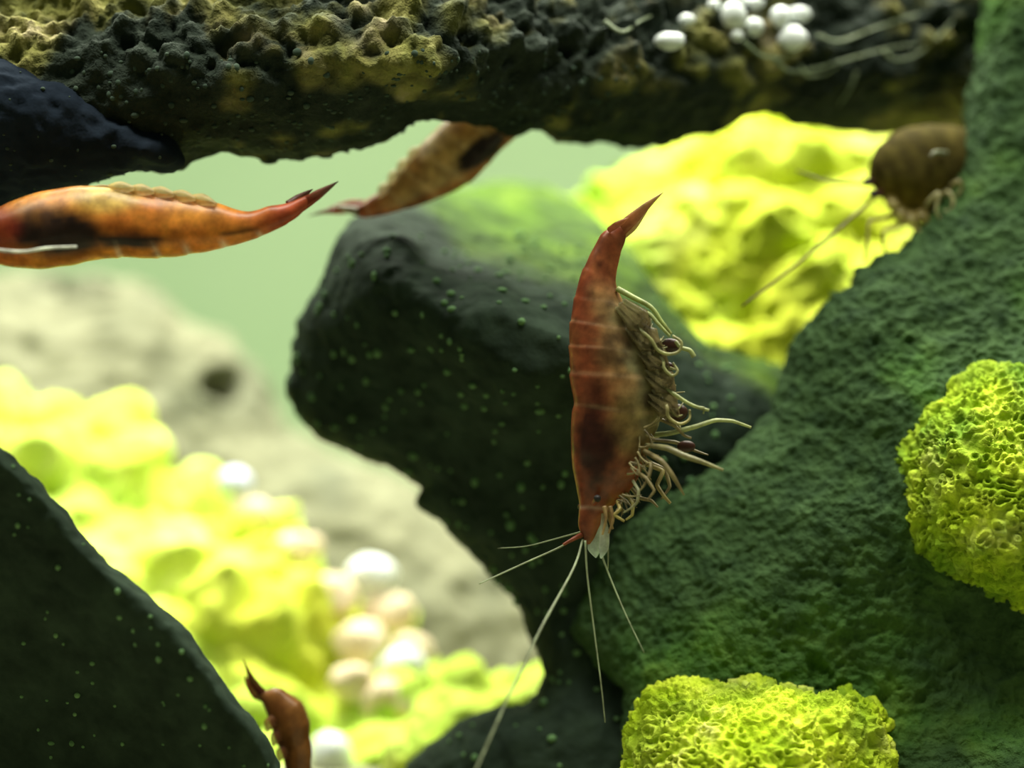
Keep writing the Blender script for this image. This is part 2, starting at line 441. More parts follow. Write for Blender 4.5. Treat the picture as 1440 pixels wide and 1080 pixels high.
# --- two bright crusted mounds growing out of the slope
def mound_disp(seed):
    def f(co, no):
        w = co + 0.05 * np.stack([vnoise(co * 8, seed), vnoise(co * 8, seed + 1), vnoise(co * 8, seed + 2)], 1)
        d1, d2 = worley(w * 7.0, seed + 4); e1, e2 = worley(w * 13.0, seed + 6)
        ring = np.exp(-((e1 - .42) / .16) ** 2)
        return .06 * fbm(co * 2.2, 3, seed) + .05 * (d1 - .45) + .045 * (ring - .4) + .03 * fbm(co * 12, 2, seed + 9)
    return f
mo1_out = [(862, 1250), (872, 1100), (880, 1045), (893, 1005), (915, 975), (950, 958), (985, 955), (1020, 966), (1060, 958), (1110, 968), (1150, 978), (1195, 974), (1232, 990), (1252, 1018), (1262, 1060), (1275, 1250)]
mo1_ctl = [(900, 1010, .05), (960, 975, .1), (1080, 980, .05), (1080, 1040, -.28), (980, 1040, -.22), (1200, 1010, .0), (1235, 1060, -.02), (1150, 1070, -.28), (900, 1080, -.1), (1080, 1230, -.4), (900, 1230, -.2), (1250, 1230, .0)]
def mo1_alg(co, no):
    return np.clip(.85 + .9 * fbm(co * 3.2, 3, 61), .1, 1)
mo1, _, _, _ = build_rock('crusted_mound', 'mound_low', mo1_out, mo1_ctl, M['crust'], mound_disp(41), mo1_alg, thick=.8, rnd=.3, rpx=45, voxel=.0115)
tag(mo1, 'broad bright lime-yellow crusted mound at the foot of the green rock face', 'rock')
mo2_out = [(1256, 655), (1268, 612), (1296, 580), (1330, 556), (1345, 528), (1390, 512), (1440, 520), (1540, 520), (1560, 900), (1470, 880), (1430, 852), (1395, 838), (1350, 812), (1310, 792), (1276, 770), (1262, 715)]
mo2_ctl = [(1275, 640, .42), (1330, 580, .38), (1400, 540, .45), (1390, 680, -.08), (1320, 680, .12), (1310, 760, .18), (1400, 770, -.1), (1440, 700, -.12), (1440, 840, .1), (1540, 600, .0), (1540, 850, .1), (1360, 620, .12)]
def mo2_alg(co, no):
    return np.clip(.42 + .7 * fbm(co * 3.2, 3, 62), .05, 1)
mo2, _, _, _ = build_rock('crusted_mound', 'mound_high', mo2_out, mo2_ctl, M['crust'], mound_disp(71), mo2_alg, thick=.8, rnd=.3, rpx=50, voxel=.0115)
tag(mo2, 'grass-green crusted lump bulging from the middle of the green rock face', 'rock')

# --- the dark boulder at lower left
lef_out = [(-430, 470), (-60, 590), (0, 632), (30, 655), (60, 682), (85, 712), (110, 750), (150, 790), (200, 832), (250, 880), (290, 930), (320, 975), (350, 1010), (375, 1045), (395, 1090), (430, 1290), (-430, 1290)]
lef_ctl = [(-100, 600, -.65), (60, 720, -.65), (200, 860, -.65), (330, 1020, -.6), (-50, 900, -.1), (150, 1050, .0), (0, 1240, .6), (380, 1240, .1), (-150, 1240, .6)]
lef, eco, eno, ebase = build_rock('boulder', 'left', lef_out, lef_ctl, M['dark'], disp_porous(.05, .02, .012, seed=23), None, thick=1.8, rnd=.22, rpx=24, voxel=.026)
tag(lef, 'near-black speckled boulder with a long slanting edge, in front of the yellow crust', 'rock')
specks(lef, eco, eno, ebase, 230, lambda px, py: py > 600, .012, .026, 4, M['speck'])

# --- the yellow knobbly crust behind it
yel_out = [(-400, 490), (0, 538), (30, 546), (50, 570), (100, 574), (150, 578), (190, 596), (215, 622), (232, 660), (280, 666), (330, 698), (355, 720), (400, 750), (440, 790), (480, 830), (520, 858), (560, 878), (600, 925),
           (640, 960), (700, 1000), (700, 1240), (-400, 1240)]
yel_ctl = [(0, 560, 5.6), (200, 620, 5.6), (340, 720, 5.4), (560, 900, 4.8), (0, 700, 5.0), (200, 780, 4.7), (350, 880, 4.3), (500, 1000, 3.9), (680, 1100, 3.6), (300, 1100, 3.6), (0, 1100, 4.2), (-100, 600, 5.6), (400, 1230, 3.4)]
def yel_alg(co, no):
    return sstep(-.3, .3, fbm(co * 1.1, 2, 9))
yel, yco, yno, ybase = build_rock('knobbly_rock', 'yellow', yel_out, yel_ctl, M['yellow'], disp_knobs(.75, 1.25, .04, 5, .10), yel_alg, thick=1.6, rnd=.6, rpx=70, voxel=.04)
tag(yel, 'bright yellow-green knobbly crusted rock in a slanting band', 'rock')
lum_out = [(520, 1120), (538, 1060), (560, 1020), (590, 985), (612, 948), (640, 926), (670, 930), (692, 946), (740, 938), (775, 938), (800, 980), (800, 1250), (500, 1250)]
lum, _, _, _ = build_rock('knobbly_rock', 'lump', lum_out, [(600, 1000, 3.0), (700, 960, 3.2), (640, 1080, 2.7), (760, 1000, 3.2), (650, 1240, 2.8)], M['yellow'], disp_knobs(.25, 2.0, .04, 15, .06), yel_alg, thick=.9, rnd=.5, rpx=60, voxel=.035)
tag(lum, 'small olive-yellow lump of crusted rock at the foot of the dark boulder', 'rock')

# --- pale stone far behind, yellow-lime rock at back right
pal_out = [(-450, 340), (0, 380), (60, 376), (120, 384), (190, 386), (235, 410), (265, 445), (320, 470), (352, 500), (385, 545), (402, 598), (470, 630), (545, 655), (620, 690), (720, 760), (850, 900), (850, 1150), (-450, 1150)]
pal_ctl = [(0, 400, 8.2), (250, 450, 8.4), (380, 580, 8.2), (100, 550, 7.4), (450, 750, 7.2), (700, 850, 7.4), (300, 900, 6.6), (800, 1120, 6.6), (0, 1120, 6.6), (-120, 500, 7.6)]
def pal_alg(co, no):
    return .5 * sstep(.1, .6, fbm(co * .9, 3, 33))
def pal_disp(co, no):
    px, py = px_of(co)
    return disp_knobs(.16, .8, .10, 19)(co, no) - .9 * blob(px, py, [(312, 540, 34, 26, 1), (120, 402, 40, 16, .5)]) * (no[:, 1] < 0)
pal, _, _, _ = build_rock('stone', 'pale', pal_out, pal_ctl, M['pale'], pal_disp, pal_alg, thick=1.8, rnd=.6, rpx=80, voxel=.07)
tag(pal, 'big pale beige-grey stone sloping down behind the yellow crust', 'rock')
lim_out = [(740, 330), (790, 285), (830, 258), (880, 233), (940, 205), (1000, 186), (1040, 160), (1075, 145), (1120, 160), (1200, 165), (1300, 165), (1420, 200), (1420, 500), (1250, 640), (1100, 640), (1000, 600), (900, 540), (780, 440)]
lim_ctl = [(800, 300, 5.6), (950, 230, 5.6), (1080, 180, 5.4), (1250, 190, 5.2), (1400, 300, 5.0), (900, 350, 4.9), (1050, 330, 4.7), (1200, 350, 4.4), (1050, 470, 4.1), (1200, 550, 3.9), (950, 500, 4.4), (1000, 600, 4.2)]
def lim_alg_lit(co, no):
    px, py = px_of(co)
    return sstep(850, 960, px + 40 * fbm(co * 1.5, 2, 4)) * (0.75 + 0.4 * fbm(co * 2, 2, 14))  # greener left part paints in its weaker light; the rest is algae noise
lim, _, _, _ = build_rock('knobbly_rock', 'lime', lim_out, lim_ctl, M['lime'], disp_knobs(.55, 1.35, .07, 27, .16), lim_alg_lit, thick=1.5, rnd=.6, rpx=70, voxel=.036)
tag(lim, 'brilliant yellow-lime crusted rock with small hollows, under the overhang', 'rock')

# ------------------------------------------------------------------ pebbles
def pebble(name, px, py, rx, rz, key, mat, label, group, seed, sink=.5):
    y = float(FRONT[key](np.array([px]), np.array([py]))[0])
    k = PXCM * (CAMD + y) / CAMD
    a, b_ = rx * k, rz * k
    ry = min(a, b_) * .9
    c = at(px, py, y - ry * sink)
    v0, f0 = ico(3)
    n = fbm(v0 * 1.3 + seed * 3.7, 2, seed)
    v = v0 * (1 + (.34 if mat is M['pink'] else .14) * n)[:, None] * np.array([a, ry, b_])
    o = link_mesh(name, v + c, f0, mat, loc=(c[0], c[1], c[2] - b_))
    return tag(o, label, 'pebble', group)
pebble('pebble', 330, 680, 25, 23, 'yellow', M['blue'], 'single round bluish-white pebble on the top edge of the yellow crust', None, 1, 1.2)
pebble('pebble', 523, 808, 35, 27, 'yellow', M['white'], 'oval pale aqua pebble against the beige-grey stone', None, 2, 1.2)
pebble('pebble', 566, 938, 34, 28, 'yellow', M['white'], 'white pebble among pink pebbles beside the olive-yellow lump', None, 3, 1.0)
pebble('pebble', 466, 1062, 32, 34, 'yellow', M['white'], 'white pebble right beside the shrimp that dives behind the slanting boulder', None, 4, 1.0)
for k, (px, py, rx, rz) in enumerate([(352, 722, 30, 24), (418, 772, 34, 24), (468, 842, 34, 30), (545, 862, 36, 26), (505, 905, 36, 32), (580, 915, 30, 24), (545, 990, 38, 34), (500, 960, 34, 28)]):
    pebble('pebble', px, py, rx, rz, 'yellow', M['pink'], 'dull pink pebble bedded along the upper edge of the yellow crust', 'pink pebbles in the yellow crust', 20 + k, .12)
for k, (px, py, rx, rz) in enumerate([(1032, 22, 17, 21), (1061, 38, 12, 13), (1004, 8, 9, 9), (1058, 4, 17, 9), (1098, 24, 15, 15), (1122, 20, 18, 12), (1115, 54, 20, 17), (942, 58, 22, 13), (966, 28, 12, 9), (1036, 50, 9, 8)]):
    pebble('pebble', px, py, rx, rz, 'ledge', M['white'], 'tiny shiny white pebble stuck on the overhanging rock', 'white pebbles on the overhang', 40 + k, 1.3)

# ------------------------------------------------------------------ tubes, blades
def catmull(P, n):
    P = np.asarray(P, float)
    if len(P) == 2:
        t = np.linspace(0, 1, n)[:, None]; return P[0] * (1 - t) + P[1] * t
    Q = np.concatenate([[2 * P[0] - P[1]], P, [2 * P[-1] - P[-2]]])
    out = []
    for s in np.linspace(0, len(P) - 1, n):
        i = min(int(s), len(P) - 2); t = s - i
        a, b_, c, d = Q[i:i + 4]
        out.append(.5 * (2 * b_ + (c - a) * t + (2 * a - 5 * b_ + 4 * c - d) * t * t + (3 * b_ - a - 3 * c + d) * t ** 3))
    return np.array(out)

def tube_geo(P, rad, sides=7):
    P = np.asarray(P); n = len(P); rad = np.asarray(rad) * np.ones(n)
    T = np.gradient(P, axis=0); T /= np.linalg.norm(T, axis=1)[:, None] + 1e-12
    up = np.array([.23, 1.0, .11]); V = []
    for i in range(n):
        a = np.cross(T[i], up); a /= np.linalg.norm(a) + 1e-9; b_ = np.cross(T[i], a)
        for k in range(sides):
            t = 2 * math.pi * k / sides
            V.append(P[i] + rad[i] * (a * math.cos(t) + b_ * math.sin(t)))
    F = [(i * sides + k, i * sides + (k + 1) % sides, (i + 1) * sides + (k + 1) % sides, (i + 1) * sides + k) for i in range(n - 1) for k in range(sides)]
    V.append(P[0]); V.append(P[-1]); c0, c1 = n * sides, n * sides + 1
    F += [(c0, (k + 1) % sides, k) for k in range(sides)] + [(c1, (n - 1) * sides + k, (n - 1) * sides + (k + 1) % sides) for k in range(sides)]
    return np.array(V), F

def tube(name, pts, r0, r1, mat, parent, base, col, n=None, sides=7, mid=None, sharp=False):
    n = n or max(12, len(pts) * 6)
    P = catmull(pts, n); t = np.linspace(0, 1, n)
    if sharp:
        A = np.array(pts); L = np.interp(t, np.linspace(0, 1, len(A)), np.arange(len(A)))
        Q = np.stack([np.interp(L, np.arange(len(A)), A[:, q]) for q in range(3)], 1); P = .3 * P + .7 * Q
    rad = r0 + (r1 - r0) * t
    if mid: rad = rad * (1 + mid * np.sin(t * math.pi))
    V, F = tube_geo(P, rad, sides)
    c = np.tile(np.array(col, float), (len(V), 1)) if np.ndim(col) == 1 else np.array([col[0]] * len(V))
    return link_mesh(name, V, F, mat, parent=parent, loc=base, attrs={'col': c})

def blade(name, pts, widths, thick, mat, parent, base, col, side=None, n=20, ribs=0.0, col2=None):
    """flat leaf-like plate: centre line pts, half-widths; lies roughly in the x-z plane unless side is given"""
    P = catmull(pts, n); w = np.interp(np.linspace(0, 1, n), np.linspace(0, 1, len(widths)), widths)
    T = np.gradient(P, axis=0); T /= np.linalg.norm(T, axis=1)[:, None] + 1e-12
    V = []; cols = []; m = 7
    for i in range(n):
        s = np.cross(T[i], np.array([0, 1.0, 0])) if side is None else np.array(side, float)
        s /= np.linalg.norm(s) + 1e-9; q = np.cross(T[i], s)
        for sg in (1, -1):
            for k in range(m):
                u = (-1 + 2 * k / (m - 1)) * sg
                th = thick * math.sqrt(max(0, 1 - u * u)) * sg + thick * .05 * sg
                V.append(P[i] + s * w[i] * u + q * (th + ribs * thick * math.cos(u * 9)))
                cc = np.array(col, float)
                if col2 is not None: cc = cc * (1 - i / (n - 1)) + np.array(col2) * (i / (n - 1))
                cols.append(cc)
    R = 2 * m
    F = [(i * R + k, i * R + (k + 1) % R, (i + 1) * R + (k + 1) % R, (i + 1) * R + k) for i in range(n - 1) for k in range(R)]
    F += [tuple(range(R - 1, -1, -1)), tuple((n - 1) * R + k for k in range(R))]
    return link_mesh(name, V, F, mat, parent=parent, loc=base, attrs={'col': np.array(cols)})

def ball(name, c, r, mat, parent, base, sub=3, scale=(1, 1, 1), col=(1, 1, 1)):
    v, f = ico(sub)
    return link_mesh(name, v * r * np.array(scale) + np.array(c), f, mat, parent=parent, loc=base, attrs={'col': np.tile(np.array(col, float), (len(v), 1))})

# ------------------------------------------------------------------ shrimps
def body_mesh(name, st, y0, segs, colour, mat, parent, base, wf=.75, n=170, R=30, ridge=.045):
    """one continuous body: rings between the back line and the belly line, from tail to nose"""
    D = np.array([at(s[0], s[1], y0 + (s[4] if len(s) > 4 else 0)) for s in st])
    V_ = np.array([at(s[2], s[3], y0 + (s[4] if len(s) > 4 else 0)) for s in st])
    W = np.array([s[5] if len(s) > 5 else wf for s in st])
    D = catmull(D, n); V_ = catmull(V_, n); W = np.interp(np.linspace(0, 1, n), np.linspace(0, 1, len(W)), W)
    c = (D + V_) / 2; a = (D - V_) / 2; H = np.linalg.norm(a, axis=1)
    T = np.gradient(c, axis=0); T /= np.linalg.norm(T, axis=1)[:, None]
    S = np.linspace(0, 1, n)
    VV, CC = [], []
    saw = np.zeros(n)
    for i, s in enumerate(S):
        for k in range(len(segs) - 1):
            if segs[k] <= s < segs[k + 1]:
                u = (s - segs[k]) / (segs[k + 1] - segs[k])
                saw[i] = ridge * (1 - u) ** 2 - ridge * .9 * math.exp(-(u / .05) ** 2)
    for i in range(n):
        w = np.cross(T[i], a[i]); w /= np.linalg.norm(w) + 1e-9
        for k in range(R):
            t = 2 * math.pi * k / R
            ct, sn = math.cos(t), math.sin(t)
            f = 1 + saw[i] * (0.35 + .65 * max(ct, 0))
            taper = 1 - .28 * max(0, -ct) ** 2
            VV.append(c[i] + a[i] * ct * f + w * H[i] * W[i] * sn * f * taper)
            CC.append((S[i], ct))
    VV = np.array(VV); CC = np.array(CC)
    VV = np.concatenate([VV, [c[0], c[-1]]]); CC = np.concatenate([CC, [[0, 0], [1, 0]]])
    F = [(i * R + k, i * R + (k + 1) % R, (i + 1) * R + (k + 1) % R, (i + 1) * R + k) for i in range(n - 1) for k in range(R)]
    N = n * R
    F += [(N, (k + 1) % R, k) for k in range(R)] + [(N + 1, (n - 1) * R + k, (n - 1) * R + (k + 1) % R) for k in range(R)]
    VV = VV + .006 * np.stack([vnoise(VV * 9, 1), vnoise(VV * 9, 2), vnoise(VV * 9, 3)], 1)
    px, py = px_of(VV)
    return link_mesh(name, VV, F, mat, parent=parent, loc=base, attrs={'col': np.clip(colour(CC[:, 0], CC[:, 1], px, py, VV), 0, 1)})

def root(name, c, label):
    o = bpy.data.objects.new(name, None); o.empty_display_size = .002
    C.objects.link(o); o.location = [v * CM for v in c]
    return tag(o, label, 'shrimp')

def mixc(a, b_, t):
    return np.asarray(a) * (1 - t)[:, None] + np.asarray(b_) * t[:, None]

PALE = (.62, .66, .46); CREAM = (.75, .74, .55)
RED = np.array([.40, .080, .028]); DRED = np.array([.16, .025, .012]); ORA = np.array([.62, .20, .035]); OLV = np.array([.30, .20, .06])

# ---- 1. the upright shrimp
def shrimp_upright():
    st = [(870, 316, 880, 332), (860, 321, 877, 343), (847, 328, 873, 354), (832, 353, 869, 374), (822, 376, 867, 398), (811, 407, 876, 422), (804, 442, 894, 458), (801, 473, 911, 487), (801, 504, 923, 514),
          (804, 543, 932, 552), (807, 574, 928, 590), (804, 615, 914, 622), (805, 656, 903, 660), (811, 690, 884, 692), (815, 712, 860, 714), (814, 737, 843, 738), (819, 755, 836, 756), (825, 765, 830, 765)]
    y0 = 0.0
    base = at(850, 560, y0)
    r = root('shrimp', base, 'red-brown shrimp hanging head down with feathery legs and long pale antennae')
    segs = [0.0, .118, .235, .31, .37, .435, .50, .577, .825, 1.0001]
    def colour(s, ct, px, py, P):
        n = fbm(P * 6, 3, 5); n2 = fbm(P * 18, 2, 6); n3 = fbm(P * np.array([14, 14, 4.0]), 2, 8)
        c = mixc(np.array([.30, .070, .026]), np.array([.42, .15, .05]), np.clip(.25 + .7 * n + .3 * n3, 0, 1))
        mid = sstep(.62, -.05, ct + .45 * n) * sstep(.2, .33, s) * (1 - sstep(.585, .70, s + .05 * n))
        c = mixc_arr(c, np.array([.36, .23, .085]) * (1 + .4 * n3)[:, None], mid * .85)
        bel = sstep(-.05, -.55, ct + .3 * n) * sstep(.28, .36, s) * (1 - sstep(.60, .70, s))
        c = mixc_arr(c, np.array([.25, .24, .11]) * (1 + .35 * n3)[:, None], bel * .9)
        olv = (1 - sstep(.4, 1.15, np.hypot((px - 888) / 36, (py - 600) / 52))) * (.8 + .6 * n3)
        c = mixc_arr(c, np.array([.34, .24, .07]), olv * .8)
        dark = (1 - sstep(.35, 1.15, np.hypot((px - 842 + 26 * n) / 44, (py - 632 + 20 * n3) / 70))) * (.8 + 1.1 * n)
        c = mixc_arr(c, np.array([.055, .014, .008]), dark)
        c = mixc_arr(c, np.array([.10, .02, .010]), (1 - sstep(.3, 1.1, np.hypot((px - 838) / 22, (py - 560) / 40))) * .75)
        rr = np.hypot((px - 870) / 17, (py - 490) / 22)
        c = mixc_arr(c, np.array([.09, .05, .02]), np.exp(-((rr - .75) / .4) ** 2) * .75)
        c = mixc_arr(c, np.array([.05, .03, .015]), (1 - sstep(.4, 1.1, np.hypot((px - 912) / 11, (py - 562) / 17))) * .85)
        for q in segs[3:8]:
            c = mixc_arr(c, np.array([.55, .36, .18]), np.exp(-((s - q) / .005) ** 2) * np.clip(.25 + .9 * n, 0, .7))
        c = mixc_arr(c, np.array([.55, .36, .26]), np.exp(-((s - .825) / .007) ** 2) * .6)
        return .86 * c * (1 + .5 * n2)[:, None]
    body_mesh('body', st, y0, segs, colour, M['shell'], r, base, wf=.66, n=220, R=40)
    # tail fan: slender overlapping blades
    blade('tail_fan_blade', [at(866, 330, y0), at(886, 311, y0 - .03), at(910, 289, y0 - .05), at(933, 270, y0 - .06)], [.045, .045, .026, .002], .012, M['shell_thin'], r, base, (.34, .10, .035), col2=(.40, .24, .09))
    blade('tail_fan_blade', [at(870, 334, y0 + .05), at(889, 318, y0 + .08), at(905, 298, y0 + .1), at(917, 284, y0 + .12)], [.035, .036, .022, .002], .012, M['shell_thin'], r, base, (.42, .22, .08), col2=(.4, .28, .12))
    blade('tail_fan_blade', [at(856, 324, y0 - .05), at(866, 317, y0 - .1), at(876, 311, y0 - .12), at(884, 306, y0 - .13)], [.02, .024, .016, .002], .012, M['shell_thin'], r, base, (.30, .08, .03), col2=(.36, .16, .06))
    blade('telson', [at(862, 328, y0), at(882, 312, y0 + .02), at(902, 293, y0 + .03)], [.045, .03, .004], .02, M['shell'], r, base, (.45, .25, .10))
    for (px, py, dy) in ((817, 712, .10), (840, 701, -.17)):
        tube('eyestalk', [at(828 + .6 * (px - 828), 708, y0 + dy * .6), at(px, py, y0 + dy)], .02, .022, M['shell'], r, base, np.array([.28, .07, .03]))
        ball('eye', at(px, py, y0 + dy * 1.16), .026, M['eye'], r, base)
    blade('antennal_scale', [at(848, 722, y0 - .06), at(850, 748, y0 - .09), at(849, 770, y0 - .1), at(845, 785, y0 - .1)], [.012, .034, .036, .006], .010, M['membrane'], r, base, (.50, .45, .28), col2=(.72, .86, .76))
    blade('antennal_scale', [at(840, 735, y0 + .05), at(839, 757, y0 + .06), at(837, 772, y0 + .07), at(838, 784, y0 + .08)], [.03, .06, .055, .006], .010, M['membrane'], r, base, (.45, .5, .36), col2=(.66, .80, .68))
    for pts, a, b_ in (
        ([(820, 757, 0), (806, 800, -.2), (760, 885, -.6), (715, 980, -.9), (665, 1092, -1.2)], .011, .009),
        ([(823, 760, -.05), (826, 810, -.1), (836, 890, -.15), (845, 960, -.2), (851, 1016, -.2)], .010, .004),
        ([(844, 775, -.05), (858, 812, -.1), (880, 864, -.2), (906, 918, -.3)], .010, .003),
        ([(818, 750, .05), (790, 768, .0), (735, 793, -.1), (674, 821, -.2)], .010, .006),
        ([(816, 748, .1), (780, 758, .15), (740, 768, .2), (700, 771, .3)], .008, .003)):
        tube('antenna', [at(p[0], p[1], y0 + p[2]) for p in pts], a * .8, b_ * .8, M['shell'], r, base, (.38, .44, .26), n=40)
    tube('antennule', [at(818, 752, y0), at(806, 758, y0 - .05), at(792, 766, y0 - .06)], .020, .010, M['shell'], r, base, (.34, .09, .04))
    tube('antennule', [at(852, 744, y0), at(855, 770, y0 - .05), at(855, 800, y0 - .05)], .009, .004, M['shell'], r, base, (.40, .46, .26))
    # walking legs, jointed and tangled under the chest
    TAN = np.array([.33, .27, .12])
    legs = [
        ([(915, 612, .02), (938, 610, -.1), (956, 606, -.15), (978, 600, -.18), (1006, 591, -.18), (1030, 592, -.15), (1056, 601, -.1)], .026, .013, (.48, .52, .24), .2),
        ([(908, 626, -.1), (938, 630, -.25), (962, 641, -.32), (986, 649, -.34), (1017, 661, -.32)], .022, .013, (.36, .34, .16), .7),
        ([(906, 634, -.12), (930, 648, -.26), (944, 666, -.3), (955, 684, -.3), (962, 696, -.28)], .024, .008, TAN, .5),
        ([(902, 642, -.05), (916, 652, -.2), (913, 668, -.24), (906, 682, -.25), (900, 690, -.25)], .020, .008, TAN, .3),
        ([(900, 650, .08), (932, 662, .05), (924, 682, .0), (934, 698, -.05), (943, 708, -.06)], .022, .014, (.46, .38, .14), .2),
        ([(902, 646, .15), (934, 660, .14), (942, 684, .1), (930, 702, .08)], .022, .010, TAN * .8, .3),
        ([(890, 676, -.12), (898, 690, -.2), (896, 706, -.22), (888, 714, -.22), (877, 721, -.2)], .016, .008, (.46, .46, .24), .2),
        ([(886, 684, .1), (900, 700, .1), (916, 704, .05), (925, 713, .02)], .020, .010, TAN, .3),
        ([(896, 664, -.16), (908, 672, -.26), (920, 690, -.3), (910, 704, -.3)], .018, .008, TAN, .3),
        ([(880, 694, -.06), (890, 708, -.12), (889, 724, -.14), (880, 731, -.14)], .018, .010, (.50, .44, .14), .2),
        ([(868, 704, -.1), (872, 716, -.17), (864, 724, -.18), (878, 733, -.18)], .018, .012, (.56, .46, .14), .2),
        ([(912, 618, .12), (950, 622, .15), (978, 634, .15), (996, 640, .12)], .020, .008, TAN * .7, .3)]
    for pts, a, b_, c, m_ in legs:
        tube('walking_leg', [at(p[0], p[1], y0 + p[2]) for p in pts], a * .72, b_ * .7, M['shell'], r, base, np.array(c) * .85, n=44, mid=m_, sharp=True)
    rl = random.Random(11)
    for q in range(46):
        t = rl.random(); x0_ = 912 - 38 * t + rl.uniform(-4, 4); y0_ = 600 + 112 * t
        an = rl.uniform(-.3, 1.3) + .4 * t; L = rl.uniform(16, 52) * (1 - .5 * t); cu = rl.uniform(-.8, .8); d0 = rl.uniform(-.2, .12)
        pts = [(x0_ - 6, y0_)]
        for u in range(3):
            an += cu * .5; pts.append((pts[-1][0] + L / 3 * math.cos(an), pts[-1][1] + L / 3 * math.sin(an)))
        tube('leg_bristle', [at(p[0], p[1], y0 + d0 - .02 * u) for u, p in enumerate(pts)], .009, .003, M['shell'], r, base, np.array([.36, .30, .13]) * rl.uniform(.45, 1.2), n=14, sides=5)
    for pts in ([(858, 712, -.10), (862, 730, -.12), (856, 750, -.12)], [(854, 714, .06), (859, 736, .05), (862, 744, .05)], [(850, 712, -.12), (852, 730, -.14), (847, 752, -.14)]):
        tube('mouthpart', [at(p[0], p[1], y0 + p[2]) for p in pts], .016, .007, M['shell'], r, base, (.50, .34, .14))
    # swimmerets: soft plates along the belly edge, each with a fringe of curled bristles
    rg = random.Random(5)
    sw = [(880, 432, 902, 455, 918, 474), (894, 462, 916, 482, 936, 494), (908, 494, 928, 510, 944, 522), (918, 526, 938, 542, 952, 554), (922, 560, 942, 574, 958, 588)]
    for k, (xa, ya, xb, yb, xc, yc) in enumerate(sw):
        for sd in (-1, 1):
            j = sd * 4
            o = blade('swimmeret', [at(xa - 8, ya + j, y0 + sd * .10), at(xb - 4, yb + j, y0 + sd * .15), at(xc - 6, yc + j, y0 + sd * .13)], [.06, .10, .02], .03, M['membrane'], r, base,
                      np.array([.27, .24, .10]), col2=(.30, .22, .10), ribs=.8)
            for q in range(7):
                t = rg.uniform(.2, 1); x0_, y0_ = xb + (xc - xb) * t - 10, yb + (yc - yb) * t + j
                an = rg.uniform(-.5, 1.0); L = rg.uniform(10, 26); cu = rg.uniform(-.9, .9)
                pts = [(x0_, y0_)]
                for u in range(3):
                    an += cu * .6; pts.append((pts[-1][0] + L / 3 * math.cos(an), pts[-1][1] + L / 3 * math.sin(an)))
                tube('bristle', [at(p[0], p[1], y0 + sd * (.17 - .02 * u)) for u, p in enumerate(pts)], .010, .004, M['shell'], o, base, np.array([.42, .40, .18]) * rg.uniform(.6, 1.1), n=12, sides=5)
    for (px, py, rr, sx) in ((942, 486, .060, 1.35), (939, 516, .042, 1.1), (953, 580, .072, 1.0), (965, 628, .05, 1.3)):
        ball('swimmeret_tip', at(px, py, y0 - .10), rr, M['shell'], r, base, scale=(sx, .5, .85), col=(.060, .022, .012))
    for pts, a, b_, c in (([(868, 406, -.05), (890, 418, -.1), (915, 432, -.12), (930, 452, -.13), (944, 470, -.13)], .022, .012, (.40, .46, .16)),
                ([(898, 440, -.08), (912, 441, -.14), (925, 455, -.16), (942, 473, -.16)], .018, .010, (.42, .48, .18)),
                ([(896, 458, -.1), (903, 466, -.18), (916, 478, -.2), (925, 492, -.2), (940, 498, -.2), (955, 494, -.2), (958, 481, -.2), (946, 472, -.18)], .014, .009, (.44, .44, .18)),
                ([(950, 480, -.16), (958, 489, -.18), (970, 493, -.18), (976, 502, -.18)], .012, .018, (.36, .40, .16)),
                ([(918, 498, -.1), (932, 506, -.18), (934, 518, -.2), (945, 528, -.2), (953, 522, -.2), (946, 510, -.18)], .013, .008, (.42, .42, .18)),
                ([(926, 540, -.1), (945, 552, -.18), (966, 566, -.2), (982, 573, -.2), (997, 577, -.2)], .015, .010, (.40, .44, .18)),
                ([(982, 573, -.2), (990, 574, -.2), (989, 582, -.2)], .010, .006, (.40, .44, .18)),
                ([(930, 560, -.1), (938, 572, -.2), (940, 586, -.2), (955, 596, -.2), (969, 590, -.2), (970, 576, -.18)], .014, .008, (.42, .38, .16)),
                ([(930, 590, -.1), (950, 600, -.16), (962, 612, -.16), (972, 616, -.15)], .014, .008, (.34, .28, .12))):
        tube('swimmeret_branch', [at(p[0], p[1], y0 + p[2]) for p in pts], a, b_, M['shell'], r, base, c, n=36)
    return r

def mixc_arr(a, b_, t):
    t = np.clip(t, 0, 1)
    return a * (1 - t)[:, None] + np.asarray(b_) * t[:, None]
shrimp_upright()

